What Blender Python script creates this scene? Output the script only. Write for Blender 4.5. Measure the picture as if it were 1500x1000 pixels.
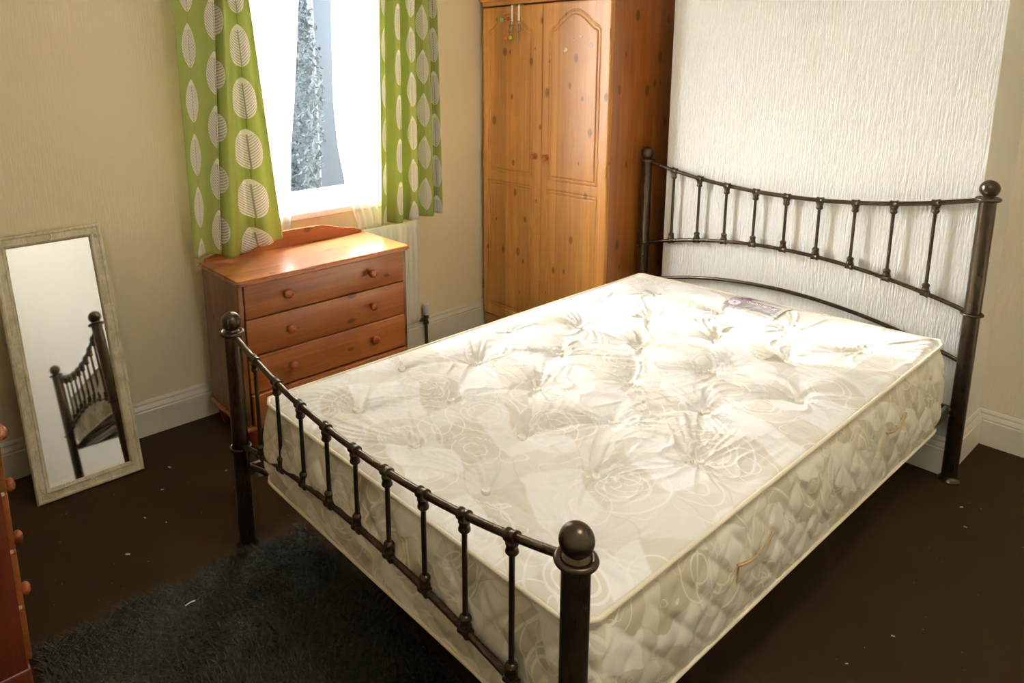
import bpy, bmesh, math, random
import numpy as np
from mathutils import Vector, Matrix

# ------------------------------------------------------------------ camera, light, exposure
sc = bpy.context.scene
for o in list(bpy.data.objects): bpy.data.objects.remove(o)
R = math.radians

CAM = (1.92351, -0.79648, 1.47314)
YAW, PITCH, ROLL, FPX, OX, OY = R(-50.56185), R(11.91730), R(-0.90553), 1065.71, -106.69, -194.0
fwd = Vector((math.sin(YAW)*math.cos(PITCH), math.cos(YAW)*math.cos(PITCH), -math.sin(PITCH)))
r0 = Vector((math.cos(YAW), -math.sin(YAW), 0)); u0 = r0.cross(fwd)
rgt = r0*math.cos(ROLL) + u0*math.sin(ROLL); up = -r0*math.sin(ROLL) + u0*math.cos(ROLL)
camd = bpy.data.cameras.new('camera'); cam = bpy.data.objects.new('camera', camd); sc.collection.objects.link(cam)
m = Matrix((rgt, up, -fwd)).transposed().to_4x4(); m.translation = Vector(CAM); cam.matrix_world = m
camd.sensor_width = 36; camd.sensor_fit = 'HORIZONTAL'; camd.lens = FPX*36/1500
camd.shift_x = -OX/1500; camd.shift_y = OY/1500
camd.clip_start = 0.02; camd.clip_end = 200
sc.camera = cam

w = bpy.data.worlds.new('daylight'); sc.world = w; w.use_nodes = True
nt = w.node_tree; nt.nodes.clear()
bg = nt.nodes.new('ShaderNodeBackground'); bg.inputs[0].default_value = (0.94, 0.965, 1.0, 1); bg.inputs[1].default_value = 23.0
wo = nt.nodes.new('ShaderNodeOutputWorld'); nt.links.new(bg.outputs[0], wo.inputs[0])

sund = bpy.data.lights.new('sun', 'SUN'); sund.energy = 7; sund.angle = R(1.2); sund.color = (1.0, 0.95, 0.86)
sun = bpy.data.objects.new('sun', sund); sc.collection.objects.link(sun)
SD = Vector((1.0, 0.44, -0.385)).normalized()          # the way the sunlight travels
sun.rotation_euler = SD.to_track_quat('-Z', 'Y').to_euler(); sun.location = (-6, -2, 4)

sc.view_settings.view_transform = 'Standard'; sc.view_settings.look = 'None'
sc.view_settings.gamma = 1.0; sc.view_settings.use_curve_mapping = False
sc.view_settings.exposure = 1.48
sc.cycles.use_denoising = True
try: sc.cycles.denoiser = 'OPENIMAGEDENOISE'
except Exception: pass
sc.cycles.max_bounces = 12; sc.cycles.diffuse_bounces = 7; sc.cycles.glossy_bounces = 4; sc.cycles.transparent_max_bounces = 12
sc.cycles.transmission_bounces = 6
sc.cycles.sample_clamp_indirect = 8; sc.cycles.caustics_reflective = False; sc.cycles.caustics_refractive = False

# ------------------------------------------------------------------ helpers
def C(s):
    "sRGB 0-255 -> linear rgba"
    return tuple(((c/255)/12.92 if c/255 <= .04045 else ((c/255+.055)/1.055)**2.4) for c in s) + (1,)

class Mat:
    def __init__(s, name):
        s.m = bpy.data.materials.new(name); s.m.use_nodes = True; s.t = s.m.node_tree
        s.b = s.t.nodes['Principled BSDF']; s.out = s.t.nodes['Material Output']
    def n(s, typ, **kw):
        nd = s.t.nodes.new('ShaderNode'+typ)
        for k, v in kw.items():
            if hasattr(nd, k): setattr(nd, k, v)
        return nd
    def l(s, a, b): s.t.links.new(a, b)
    def math(s, op, a, b=None, c=None):
        nd = s.t.nodes.new('ShaderNodeMath'); nd.operation = op
        for i, v in enumerate((a, b, c)):
            if v is None: continue
            if isinstance(v, (int, float)): nd.inputs[i].default_value = v
            else: s.l(v, nd.inputs[i])
        return nd.outputs[0]
    def mix(s, f, a, b):
        nd = s.t.nodes.new('ShaderNodeMix'); nd.data_type = 'RGBA'
        for i, v in ((0, f), (6, a), (7, b)):
            if isinstance(v, (int, float, tuple)): nd.inputs[i].default_value = v
            else: s.l(v, nd.inputs[i])
        return nd.outputs[2]
    def coord(s, scale=(1, 1, 1), kind='Object', rot=(0, 0, 0)):
        tc = s.n('TexCoord'); mp = s.n('Mapping'); s.l(tc.outputs[kind], mp.inputs[0])
        mp.inputs['Scale'].default_value = scale; mp.inputs['Rotation'].default_value = rot
        return mp.outputs[0]
    def noise(s, co, scale, detail=3, rough=.5, dist=0):
        nd = s.n('TexNoise'); s.l(co, nd.inputs['Vector']); nd.inputs['Scale'].default_value = scale
        nd.inputs['Detail'].default_value = detail; nd.inputs['Roughness'].default_value = rough; nd.inputs['Distortion'].default_value = dist
        return nd.outputs[0]
    def ramp(s, f, stops):
        nd = s.n('ValToRGB'); s.l(f, nd.inputs[0]); e = nd.color_ramp.elements
        while len(e) < len(stops): e.new(.5)
        for i, (p, c) in enumerate(stops): e[i].position = p; e[i].color = c if isinstance(c, tuple) else (c, c, c, 1)
        return nd.outputs[0]
    def bump(s, h, strength=.3, dist=.01):
        nd = s.n('Bump'); s.l(h, nd.inputs['Height']); nd.inputs['Strength'].default_value = strength; nd.inputs['Distance'].default_value = dist
        s.l(nd.outputs[0], s.b.inputs['Normal']); return nd.outputs[0]
    def set(s, color=None, rough=None, metal=None, spec=None, **kw):
        if color is not None:
            if isinstance(color, tuple): s.b.inputs['Base Color'].default_value = color
            else: s.l(color, s.b.inputs['Base Color'])
        if rough is not None:
            if isinstance(rough, (int, float)): s.b.inputs['Roughness'].default_value = rough
            else: s.l(rough, s.b.inputs['Roughness'])
        if metal is not None: s.b.inputs['Metallic'].default_value = metal
        if spec is not None: s.b.inputs['Specular IOR Level'].default_value = spec
        for k, v in kw.items(): s.b.inputs[k.replace('_', ' ')].default_value = v
        return s

def wallpaper(name, col, strength=.5, col2=None, rib=1.0):
    M = Mat(name)
    co = M.coord((150*rib, 150*rib, 13))
    n1 = M.noise(co, 1.0, 2.0, .5, .2)
    n2 = M.noise(M.coord((1, 1, 1)), 3.0, 2)
    co3 = M.noise(M.coord((260, 260, 120)), 1.0, 1)
    h = M.math('ADD', M.ramp(n1, [(.38, 0.0), (.62, 1.0)]), M.math('MULTIPLY', co3, .15))
    M.set(M.mix(n2, col, col2 or tuple(c*.94 for c in col[:3])+(1,)), .75, spec=.25)
    M.bump(h, strength, .006)
    return M.m

def pine(name, c_light, c_dark, grain='z', board=.088, rough=.3, knots=1.0, seed=0, blotch=0.0):
    M = Mat(name)
    gi = {'x': 0, 'y': 1, 'z': 2}[grain]
    tc = M.n('TexCoord'); sep = M.n('SeparateXYZ'); M.l(tc.outputs['Object'], sep.inputs[0])
    ax = [sep.outputs[0], sep.outputs[1], sep.outputs[2]]
    g = ax[gi]; oth = [ax[i] for i in range(3) if i != gi]
    across = M.math('ADD', oth[0], M.math('MULTIPLY', oth[1], 1.0))
    bid = M.math('FLOOR', M.math('DIVIDE', M.math('ADD', across, 10.0+seed*.37), board))
    wn = M.n('TexWhiteNoise'); wn.noise_dimensions = '1D'; M.l(bid, wn.inputs['W'])
    rnd = wn.outputs[0]
    cmb = M.n('CombineXYZ')
    M.l(M.math('MULTIPLY', g, 1.6), cmb.inputs[0]); M.l(M.math('MULTIPLY', across, 34), cmb.inputs[1]); M.l(M.math('MULTIPLY', rnd, 40.0), cmb.inputs[2])
    n1 = M.noise(cmb.outputs[0], 1.0, 4, .6, .8)
    cm2 = M.n('CombineXYZ')
    M.l(M.math('MULTIPLY', g, 5), cm2.inputs[0]); M.l(M.math('MULTIPLY', across, 190), cm2.inputs[1]); M.l(rnd, cm2.inputs[2])
    n2 = M.noise(cm2.outputs[0], 1.0, 2, .5)
    f = M.math('ADD', M.math('MULTIPLY', n1, .75), M.math('MULTIPLY', n2, .25))
    col = M.ramp(f, [(.30, c_light), (.72, c_dark)])
    tone = M.math('ADD', .76, M.math('MULTIPLY', rnd, .42))
    mt = M.n('VectorMath'); mt.operation = 'SCALE'; M.l(col, mt.inputs[0]); M.l(tone, mt.inputs['Scale'])
    col = mt.outputs[0]
    # knots
    ck = M.n('CombineXYZ'); M.l(M.math('MULTIPLY', g, 6.0), ck.inputs[0]); M.l(M.math('ADD', M.math('MULTIPLY', across, 11.0), seed*3.7), ck.inputs[1])
    vo = M.n('TexVoronoi'); vo.voronoi_dimensions = '2D'; M.l(ck.outputs[0], vo.inputs['Vector']); vo.inputs['Scale'].default_value = 1.0; vo.inputs['Randomness'].default_value = 1
    sepc = M.n('SeparateColor'); M.l(vo.outputs['Color'], sepc.inputs[0])
    on = M.math('GREATER_THAN', sepc.outputs[0], 1.0-.42*knots)
    size = M.math('ADD', .06, M.math('MULTIPLY', sepc.outputs[1], .13))
    kd = M.math('DIVIDE', M.math('ADD', vo.outputs['Distance'], M.math('MULTIPLY', M.math('SUBTRACT', n2, .5), .06)), size)
    kf = M.math('MULTIPLY', M.ramp(kd, [(.55, 1.0), (1.25, 0.0)]), on)
    col = M.mix(M.math('MULTIPLY', kf, .85), col, tuple(c*.16 for c in c_dark[:3])+(1,))
    halo = M.math('MULTIPLY', M.ramp(kd, [(1.0, 1.0), (3.2, 0.0)]), on)
    col = M.mix(M.math('MULTIPLY', halo, .28), col, c_dark)
    seam = M.math('LESS_THAN', M.math('FRACT', M.math('DIVIDE', M.math('ADD', across, 10.0+seed*.37), board)), .012)
    col = M.mix(M.math('MULTIPLY', seam, .25), col, c_dark)
    M.set(col, M.math('ADD', rough, M.math('MULTIPLY', n1, .12)), spec=.5)
    M.b.inputs['Coat Weight'].default_value = .25; M.b.inputs['Coat Roughness'].default_value = .25
    M.bump(n2, .06, .002)
    return M.m

def add_obj(name, me, mat=None, parent=None, loc=None, smooth=True):
    o = bpy.data.objects.new(name, me); sc.collection.objects.link(o)
    if mat is not None:
        for mm in (mat if isinstance(mat, (list, tuple)) else [mat]): me.materials.append(mm)
    if parent: o.parent = parent
    if loc is not None: o.location = loc
    return o

def mesh(name, V, F, smooth=True, uv=None, angle=40):
    me = bpy.data.meshes.new(name)
    me.from_pydata([tuple(map(float, v)) for v in V], [], [tuple(map(int, f)) for f in F])
    me.update()
    if uv is not None:
        ul = me.uv_layers.new(name='UVMap'); idx = np.zeros(len(me.loops), dtype=np.int32); me.loops.foreach_get('vertex_index', idx)
        ul.data.foreach_set('uv', np.asarray(uv, dtype=np.float32)[idx].ravel())
    if smooth:
        me.polygons.foreach_set('use_smooth', [True]*len(me.polygons))
        if angle < 180: me.set_sharp_from_angle(angle=R(angle))
    return me

class MB:
    "collects shapes into one mesh"
    def __init__(s): s.V = []; s.F = []
    def add(s, V, F):
        k = len(s.V); s.V += [tuple(v) for v in V]; s.F += [tuple(i+k for i in f) for f in F]; return s
    def box(s, lo, hi, bev=0.0, M=None):
        bm = bmesh.new(); bmesh.ops.create_cube(bm, size=1)
        c = [(a+b)/2 for a, b in zip(lo, hi)]; d = [abs(b-a) for a, b in zip(lo, hi)]
        for v in bm.verts: v.co = Vector((v.co.x*d[0]+c[0], v.co.y*d[1]+c[1], v.co.z*d[2]+c[2]))
        if bev > 0: bmesh.ops.bevel(bm, geom=bm.edges[:], offset=min(bev, min(d)*.45), segments=3, affect='EDGES', profile=.5)
        if M is not None: bmesh.ops.transform(bm, matrix=M, verts=bm.verts)
        bm.verts.index_update(); s.add([v.co[:] for v in bm.verts], [[v.index for v in f.verts] for f in bm.faces]); bm.free(); return s
    def tube(s, pts, r, seg=12, closed=False):
        pts = [Vector(p) for p in pts]; n = len(pts); rs = r if isinstance(r, (list, tuple)) else [r]*n
        V = []; F = []; prev = None
        for i, p in enumerate(pts):
            t = (pts[(i+1) % n]-pts[i-1]) if closed else (pts[min(i+1, n-1)]-pts[max(i-1, 0)])
            t.normalize()
            if prev is None:
                a = Vector((0, 0, 1)) if abs(t.z) < .9 else Vector((1, 0, 0)); nn = t.cross(a).normalized()
            else: nn = (prev - t*prev.dot(t)).normalized()
            prev = nn; b = t.cross(nn)
            for k in range(seg):
                a = 2*math.pi*k/seg; V.append(p + (nn*math.cos(a)+b*math.sin(a))*rs[i])
        for i in range(n if closed else n-1):
            j = (i+1) % n
            for k in range(seg): F.append((i*seg+k, i*seg+(k+1) % seg, j*seg+(k+1) % seg, j*seg+k))
        if not closed: F.append(tuple(range(seg))[::-1]); F.append(tuple((n-1)*seg+k for k in range(seg)))
        return s.add(V, F)
    def lathe(s, prof, c=(0, 0, 0), axis='z', seg=24, M=None):
        "prof: list of (radius, height)"
        V = []; F = []; n = len(prof)
        for (r, h) in prof:
            for k in range(seg):
                a = 2*math.pi*k/seg; x, y = r*math.cos(a), r*math.sin(a)
                v = {'z': (x, y, h), 'x': (h, x, y), 'y': (y, h, x)}[axis]
                v = Vector(v)+Vector(c)
                V.append(M @ v if M is not None else v)
        for i in range(n-1):
            for k in range(seg): F.append((i*seg+k, i*seg+(k+1) % seg, (i+1)*seg+(k+1) % seg, (i+1)*seg+k))
        F.append(tuple(range(seg))[::-1]); F.append(tuple((n-1)*seg+k for k in range(seg)))
        return s.add(V, F)
    def extrude(s, poly, axis, a, b):
        "poly of 2D points in the two other axes (cyclic order), extruded along axis from a to b"
        n = len(poly); V = []
        for h in (a, b):
            for p, q in poly: V.append({'x': (h, p, q), 'y': (p, h, q), 'z': (p, q, h)}[axis])
        F = [tuple(range(n)), tuple(range(2*n-1, n-1, -1))]
        for i in range(n): F.append((i, (i+1) % n, n+(i+1) % n, n+i))
        return s.add(V, F)
    def build(s, name, mat=None, parent=None, loc=None, smooth=True, angle=40):
        me = mesh(name, s.V, s.F, smooth, angle=angle)
        bm = bmesh.new(); bm.from_mesh(me); bmesh.ops.recalc_face_normals(bm, faces=bm.faces); bm.to_mesh(me); bm.free()
        if smooth: me.set_sharp_from_angle(angle=R(angle))
        return add_obj(name, me, mat, parent, loc)

def tag(o, label=None, cat=None, group=None, kind=None):
    if label: o['label'] = label
    if cat: o['category'] = cat
    if group: o['group'] = group
    if kind: o['kind'] = kind
    return o
def empty(name, loc=(0, 0, 0), rz=0):
    o = bpy.data.objects.new(name, None); sc.collection.objects.link(o); o.location = loc; o.rotation_euler = (0, 0, rz); o.empty_display_size = .1
    return o
def copy_tree(o, parent=None):
    c = o.copy(); sc.collection.objects.link(c)
    if parent is not None: c.parent = parent
    for ch in [x for x in bpy.data.objects if x.parent == o]: copy_tree(ch, c)
    return c
def struct(o, label=None): o['kind'] = 'structure'; return o
rng = np.random.default_rng(7); random.seed(5)

# ------------------------------------------------------------------ materials
m_wall_window = wallpaper('cream_wallpaper', C((236, 222, 186)), .10, C((230, 214, 174)))
m_chimney = wallpaper('ribbed_white_wallpaper', C((236, 234, 226)), .5, C((232, 229, 219)), 1.0)
m_side = wallpaper('smooth_white_paper', C((234, 229, 212)), .08)
m_alcove = wallpaper('peach_cream_wallpaper', C((240, 226, 198)), .3)
m_plain = Mat('white_wall_paint').set(C((238, 235, 226)), .8).m
m_ceil = Mat('ceiling_paint').set(C((244, 242, 236)), .9).m
M = Mat('gloss_skirting_paint'); nz = M.noise(M.coord(), 14, 3); M.set(M.mix(nz, C((232, 226, 206)), C((222, 214, 190))), .32); m_skirt = M.m
M = Mat('brown_carpet')
c1 = M.noise(M.coord(), 2.6, 4, .6); c2 = M.noise(M.coord(), 900, 2, .6); c3 = M.noise(M.coord(), 60, 3)
cc = M.mix(c1, C((62, 48, 32)), C((82, 66, 44)))
cc = M.mix(M.math('MULTIPLY', c2, .6), cc, C((52, 39, 27)))
M.set(cc, 1.0, spec=.02); M.bump(M.math('ADD', c2, M.math('MULTIPLY', c3, .6)), .6, .004); m_carpet = M.m
M = Mat('white_plastic_frame'); M.set(C((244, 245, 246)), .3); m_upvc = M.m
M = Mat('radiator_enamel'); M.set(C((226, 220, 200)), .35); m_rad = M.m
M = Mat('valve_head_plastic'); M.set(C((215, 212, 214)), .4); m_valve = M.m
M = Mat('tarnished_copper'); M.set(C((120, 98, 70)), .4, .9); m_pipe = M.m
M = Mat('aged_bronze')
n1 = M.noise(M.coord(), 30, 4, .6); n2 = M.noise(M.coord((1, 1, .12)), 160, 2)
M.set(M.mix(n1, (.060, .042, .026, 1), (.115, .084, .050, 1)), M.math('ADD', .22, M.math('MULTIPLY', n2, .16)), .85); M.bump(n2, .05, .001); m_bronze = M.m
M = Mat('steel_rail'); M.set(C((120, 108, 96)), .42, .6); m_rail = M.m
M = Mat('grey_steel_lip'); M.set(C((165, 160, 158)), .35, .7); m_lip = M.m
m_slat = pine('slat_pine', C((205, 175, 120)), C((170, 135, 85)), 'x', knots=.3)
WL, WD = C((196, 140, 66)), C((166, 104, 38))
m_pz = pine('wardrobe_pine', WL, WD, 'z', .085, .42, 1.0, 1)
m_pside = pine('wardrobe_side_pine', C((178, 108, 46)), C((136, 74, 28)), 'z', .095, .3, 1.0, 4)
m_px = pine('wardrobe_pine_rail', WL, WD, 'x', .085, .3, .6, 2)
CL, CD = C((176, 108, 56)), C((140, 76, 34))
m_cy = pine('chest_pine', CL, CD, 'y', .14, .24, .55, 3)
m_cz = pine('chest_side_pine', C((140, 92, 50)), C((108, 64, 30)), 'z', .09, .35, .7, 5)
m_knob = pine('knob_pine', C((176, 96, 44)), C((140, 66, 26)), 'x', .2, .22, 0, 6)
m_red = pine('red_stained_pine', C((138, 58, 34)), C((108, 38, 22)), 'z', .1, .35, .3, 7)
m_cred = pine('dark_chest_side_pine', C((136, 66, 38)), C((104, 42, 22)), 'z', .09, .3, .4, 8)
m_raw = Mat('raw_drawer_edge').set(C((225, 200, 150)), .7).m
m_dark = Mat('dark_gap').set(C((30, 20, 14)), .9).m

# ------------------------------------------------------------------ the room
WX, CY, AY = -.906, 2.04, 2.392        # window wall, chimney breast face, back of the alcoves
CX0, CX1 = .085, 1.256                 # chimney breast
RX, NY, H = 2.75, -1.75, 2.42
WY0, WY1, WZ0, WZ1 = .34, 1.34, .80, 2.12
st = lambda n, mb, mat: struct(mb.build(n, mat, smooth=False))
st('floor', MB().box((WX-.3, NY-.1, -.1), (RX+.1, AY+.1, 0)), m_carpet)
st('ceiling', MB().box((WX-.3, NY-.1, H), (RX+.1, AY+.1, H+.1)), m_ceil)
mb = MB()
mb.box((WX-.26, NY-.1, 0), (WX, WY0, H)); mb.box((WX-.26, WY1, 0), (WX, AY+.1, H))
mb.box((WX-.26, WY0, 0), (WX, WY1, WZ0)); mb.box((WX-.26, WY0, WZ1), (WX, WY1, H))
st('wall_left', mb, m_wall_window)
st('wall_back', MB().box((WX-.26, AY, 0), (RX+.1, AY+.1, H)), m_alcove)
st('wall_right', MB().box((RX, NY-.1, 0), (RX+.1, AY+.1, H)), m_plain)
st('wall_front', MB().box((WX-.26, NY-.1, 0), (RX+.1, NY, H)), m_plain)
me_mb = MB().box((CX0, CY, 0), (CX1, AY+.02, H))
ch = struct(me_mb.build('wall_chimney', [m_chimney, m_side], smooth=False))
for p in ch.data.polygons:
    if abs(p.normal.x) > .5: p.material_index = 1

def skirting(name, pts, h=.135, side=1):
    "run a moulded skirting profile along a ground-plan polyline; the room lies on its left when side=1"
    prof = [(0, 0), (.018, 0), (.018, h*.70), (.0145, h*.73), (.016, h*.77), (.011, h*.84), (.0075, h*.88), (.0085, h*.93), (.004, h), (0, h)]
    pts = [Vector(p) for p in pts]; V = []; F = []; n = len(pts); k = len(prof)
    for i, p in enumerate(pts):
        d1 = (pts[i]-pts[i-1]).normalized() if i > 0 else None
        d2 = (pts[i+1]-pts[i]).normalized() if i < n-1 else None
        nr = lambda d: Vector((-d.y, d.x))*side
        if d1 is None: o = nr(d2)
        elif d2 is None: o = nr(d1)
        else: o = (nr(d1)+nr(d2)); o = o/ (o.dot(nr(d1)))
        for a, z in prof: V.append((p.x+o.x*a, p.y+o.y*a, z))
    for i in range(n-1):
        for j in range(k-1): F.append((i*k+j, i*k+j+1, (i+1)*k+j+1, (i+1)*k+j))
    F.append(tuple(range(k))); F.append(tuple((n-1)*k+j for j in range(k))[::-1])
    mb = MB(); mb.add(V, F); return struct(mb.build(name, m_skirt, angle=25))
skirting('baseboard_left', [(WX, AY), (WX, NY)], .145)
skirting('baseboard_back', [(RX, AY), (CX1, AY), (CX1, CY), (CX0, CY), (CX0, AY), (WX, AY)], .135)
skirting('baseboard_right', [(RX, NY), (RX, AY)], .135)
skirting('baseboard_front', [(WX, NY), (RX, NY)], .135)

# window: white frame, panes, sill, reveal
wf = MB(); GX = -1.09
def fr(y0, y1, z0, z1, t=.05, d=.06, x=GX):
    wf.box((x-d/2, y0, z0), (x+d/2, y0+t, z1), .004); wf.box((x-d/2, y1-t, z0), (x+d/2, y1, z1), .004)
    wf.box((x-d/2, y0, z0), (x+d/2, y1, z0+t), .004); wf.box((x-d/2, y0, z1-t), (x+d/2, y1, z1), .004)
fr(WY0, WY1, WZ0, WZ1, .055, .07)
wf.box((GX-.035, WY0+.02, 1.86), (GX+.035, WY1-.02, 1.90), .004)
win = struct(wf.build('window_1', m_upvc))
Mg = Mat('window_pane'); tr = Mg.n('BsdfTransparent'); gl = Mg.n('BsdfGlossy'); gl.inputs['Roughness'].default_value = .01; mx = Mg.n('MixShader'); mx.inputs[0].default_value = .012
Mg.l(tr.outputs[0], mx.inputs[1]); Mg.l(gl.outputs[0], mx.inputs[2]); Mg.l(mx.outputs[0], Mg.out.inputs[0])
MB().box((GX-.003, WY0+.05, WZ0+.05), (GX+.003, WY1-.05, 1.865)).build('pane', Mg.m, win, smooth=False)
MB().box((GX-.003, WY0+.05, 1.895), (GX+.003, WY1-.05, WZ1-.05)).build('pane', Mg.m, win, smooth=False)
MB().box((GX+.03, WY0+.001, WZ0-.028), (WX+.022, WY1-.001, WZ0+.002), .006).build('window_sill', m_upvc, win)

# unseen outer wall, added two storeys high to keep sky light off the neighbour wall
ob = MB(); OX_ = WX-.262
for lo, hi in (((OX_-.08, -9, -.8), (OX_, WY0, 6.0)), ((OX_-.08, WY1, -.8), (OX_, 12, 6.0)), ((OX_-.08, WY0, -.8), (OX_, WY1, WZ0)), ((OX_-.08, WY0, WZ1), (OX_, WY1, 6.0))): ob.box(lo, hi)
st('wall_sky_shade', ob, Mat('outer_brick').set(C((96, 70, 58)), .9).m)
# outdoors: a rendered house wall, its downpipe, a bush, ground
Mo = Mat('pale_render'); nz = Mo.noise(Mo.coord(), 1.2, 3); Mo.set(Mo.mix(nz, C((44, 57, 66)), C((50, 64, 73))), .9); m_render = Mo.m
Mo = Mat('outdoor_paving'); Mo.set(C((60, 62, 60)), .9)
st('outdoor_ground', MB().box((-14, -12, -.8), (WX-.27, 14, -.7)), Mo.m)
g = MB().box((-5.2, 1.62, -.7), (-4.9, 8.2, 5.2)).build('neighbour_wall', m_render, smooth=False)
tag(g, 'pale blue-grey rendered wall seen outside between the net curtains', 'wall')
pp = MB().tube([(-4.85, 3.10, -.7), (-4.85, 3.10, 5.1)], .035, 12).build('drainpipe', Mat('drainpipe_plastic').set(C((62, 70, 76)), .5).m)
tag(pp, 'light grey drainpipe on the corner of the house outside', 'pipe')
def bush():
    V = []; F = []
    def leaf(c, s):
        a = rng.uniform(0, 6.28, 3); Mx = Matrix.Rotation(a[0], 3, 'X') @ Matrix.Rotation(a[1], 3, 'Z')
        q = [Vector((0, -s, 0)), Vector((s*.5, 0, s*.12)), Vector((0, s, 0)), Vector((-s*.5, 0, s*.12))]
        k = len(V)
        for v in q: V.append(Vector(c)+Mx @ v)
        F.append((k, k+1, k+2, k+3))
    for i in range(9000):
        th = rng.uniform(0, 6.28); ph = math.acos(rng.uniform(-1, 1)); rr = rng.uniform(.72, 1)**.6*(1+.12*math.sin(5*th+3*ph))
        leaf((-4.1+.50*rr*math.sin(ph)*math.cos(th), 2.16+.50*rr*math.sin(ph)*math.sin(th), .9+1.6*rr*math.cos(ph)), rng.uniform(.02, .05))
    return mesh('tall_bush', V, F, False)
Ml = Mat('bush_leaf'); nz = Ml.noise(Ml.coord(), 9, 3); Ml.set(Ml.mix(nz, C((40, 54, 56)), C((58, 74, 76))), .6)
b = empty('tall_bush', (0, 0, 0)); tag(b, 'dark green bush outside beside the grey neighbouring wall', 'bush')
add_obj('foliage', bush(), Ml.m, b)
MB().tube([(-4.1, 2.16, -.7), (-4.12, 2.14, .1), (-4.08, 2.18, 1.2)], [.05, .04, .02], 8).build('stem', Mat('bark').set(C((60, 50, 42)), .9).m, b)

# radiator behind the chest, with its valve
rt = empty('radiator', (WX, .85, 0)); tag(rt, 'cream ribbed panel radiator on the wall behind the chest of drawers', 'radiator')
def radiator():
    y0, y1, z0, z1 = .34, 1.362, .14, .672; n = 34; V = []; F = []
    ys = []; xs = []
    step = (y1-y0)/n
    for i in range(n):
        a = y0+i*step
        for t, d in ((.0, 0), (.3, 0), (.42, .006), (.58, .006), (.7, 0)): ys.append(a+t*step); xs.append(d)
    ys.append(y1); xs.append(0)
    mb = MB(); k = len(ys)
    zz = [z0, z0+.012, z0+.03, z1-.03, z1-.012, z1]; dd = [.008, .002, 0, 0, .002, .008]
    for z, d in zip(zz, dd):
        for y, x in zip(ys, xs): V.append((-.866-d+(x if 0 < d < .001 or d == 0 else 0), y, z))
    for i in range(len(zz)-1):
        for j in range(k-1): F.append((i*k+j, i*k+j+1, (i+1)*k+j+1, (i+1)*k+j))
    mb.add(V, F); mb.box((-.895, y0, z0), (-.872, y1, z1), .003)
    return mb
o = radiator().build('panel', m_rad, rt); o.location = (-WX, -.85, 0)
for y in (.5, 1.2):
    MB().box((WX+.0005, y-.02, .2), (-.89, y+.02, .6)).build('bracket', m_rad, rt, (-WX, -.85, 0))
VY, VX = 1.405, -.872
vt = MB().lathe([(.008, .0), (.008, .115), (.014, .118), (.014, .132), (.010, .135), (.010, .15), (.015, .152), (.015, .16), (.011, .163), (.011, .168)], (VX, VY, 0))
vt.lathe([(.008, 0), (.008, .03), (.012, .032), (.012, .045)], (VX, VY-.045, .147), 'y')
vt.build('valve_pipe', m_pipe, rt, (-WX, -.85, 0))
vh = MB().lathe([(.012, .168), (.0175, .172), (.0185, .18), (.0185, .218), (.016, .226), (.005, .228)], (VX, VY, 0))
o = vh.build('valve_head', m_valve, rt, (-WX, -.85, 0)); o['label'] = 'white ridged valve head'

# ------------------------------------------------------------------ curtains
def leaf_fabric():
    M = Mat('green_leaf_fabric')
    tc = M.n('TexCoord'); sp = M.n('SeparateXYZ'); M.l(tc.outputs['UV'], sp.inputs[0]); u, v = sp.outputs[0], sp.outputs[1]
    PU, PV = .150, .203
    cu = M.math('DIVIDE', u, PU); col = M.math('FLOOR', cu); par = M.math('MODULO', col, 2)
    um = M.math('MULTIPLY', M.math('SUBTRACT', M.math('FRACT', cu), .5), PU)
    vv = M.math('ADD', M.math('DIVIDE', v, PV), M.math('MULTIPLY', par, .5))
    fv = M.math('FRACT', vv)
    # two overlapping families so a leaf may be wider than its column is covered by the offset one
    t = M.math('DIVIDE', M.math('SUBTRACT', fv, .10), .80)
    tcl = M.math('MINIMUM', M.math('MAXIMUM', t, 0.0), 1.0)
    wd = M.math('MULTIPLY', M.math('MULTIPLY', M.math('POWER', tcl, .66), M.math('POWER', M.math('SUBTRACT', 1.0, tcl), .80)), .126)
    aum = M.math('ABSOLUTE', M.math('ADD', um, M.math('MULTIPLY', M.math('SUBTRACT', fv, .5), .006)))
    inside = M.math('LESS_THAN', aum, wd)
    edge = M.math('LESS_THAN', aum, M.math('SUBTRACT', wd, .0022))
    vm = M.math('MULTIPLY', fv, PV)
    ph = M.math('FRACT', M.math('DIVIDE', M.math('SUBTRACT', vm, M.math('MULTIPLY', aum, .95)), .0112))
    vein = M.math('LESS_THAN', ph, .28)
    spine = M.math('LESS_THAN', aum, .0016)
    ln = M.math('MULTIPLY', M.math('MAXIMUM', vein, spine), edge)
    ln = M.math('MULTIPLY', ln, M.math('LESS_THAN', tcl, .86))
    leafc = M.mix(M.math('MULTIPLY', ln, .8), C((236, 230, 216)), C((150, 142, 122)))
    stem = M.math('MULTIPLY', M.math('LESS_THAN', M.math('ABSOLUTE', um), .0009), M.math('SUBTRACT', 1.0, inside))
    nz = M.noise(M.coord(), 400, 2)
    gr = M.mix(nz, C((166, 176, 92)), C((178, 188, 106)))
    gr = M.mix(M.math('MULTIPLY', stem, .6), gr, C((96, 100, 50)))
    colr = M.mix(inside, gr, leafc)
    M.set(colr, .9, spec=.1); M.bump(nz, .15, .001)
    trn = M.n('BsdfTranslucent'); M.l(colr, trn.inputs[0]); mx = M.n('MixShader'); mx.inputs[0].default_value = .20
    M.l(M.b.outputs[0], mx.inputs[1]); M.l(trn.outputs[0], mx.inputs[2]); M.l(mx.outputs[0], M.out.inputs[0])
    return M.m
m_leaf = leaf_fabric()

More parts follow.
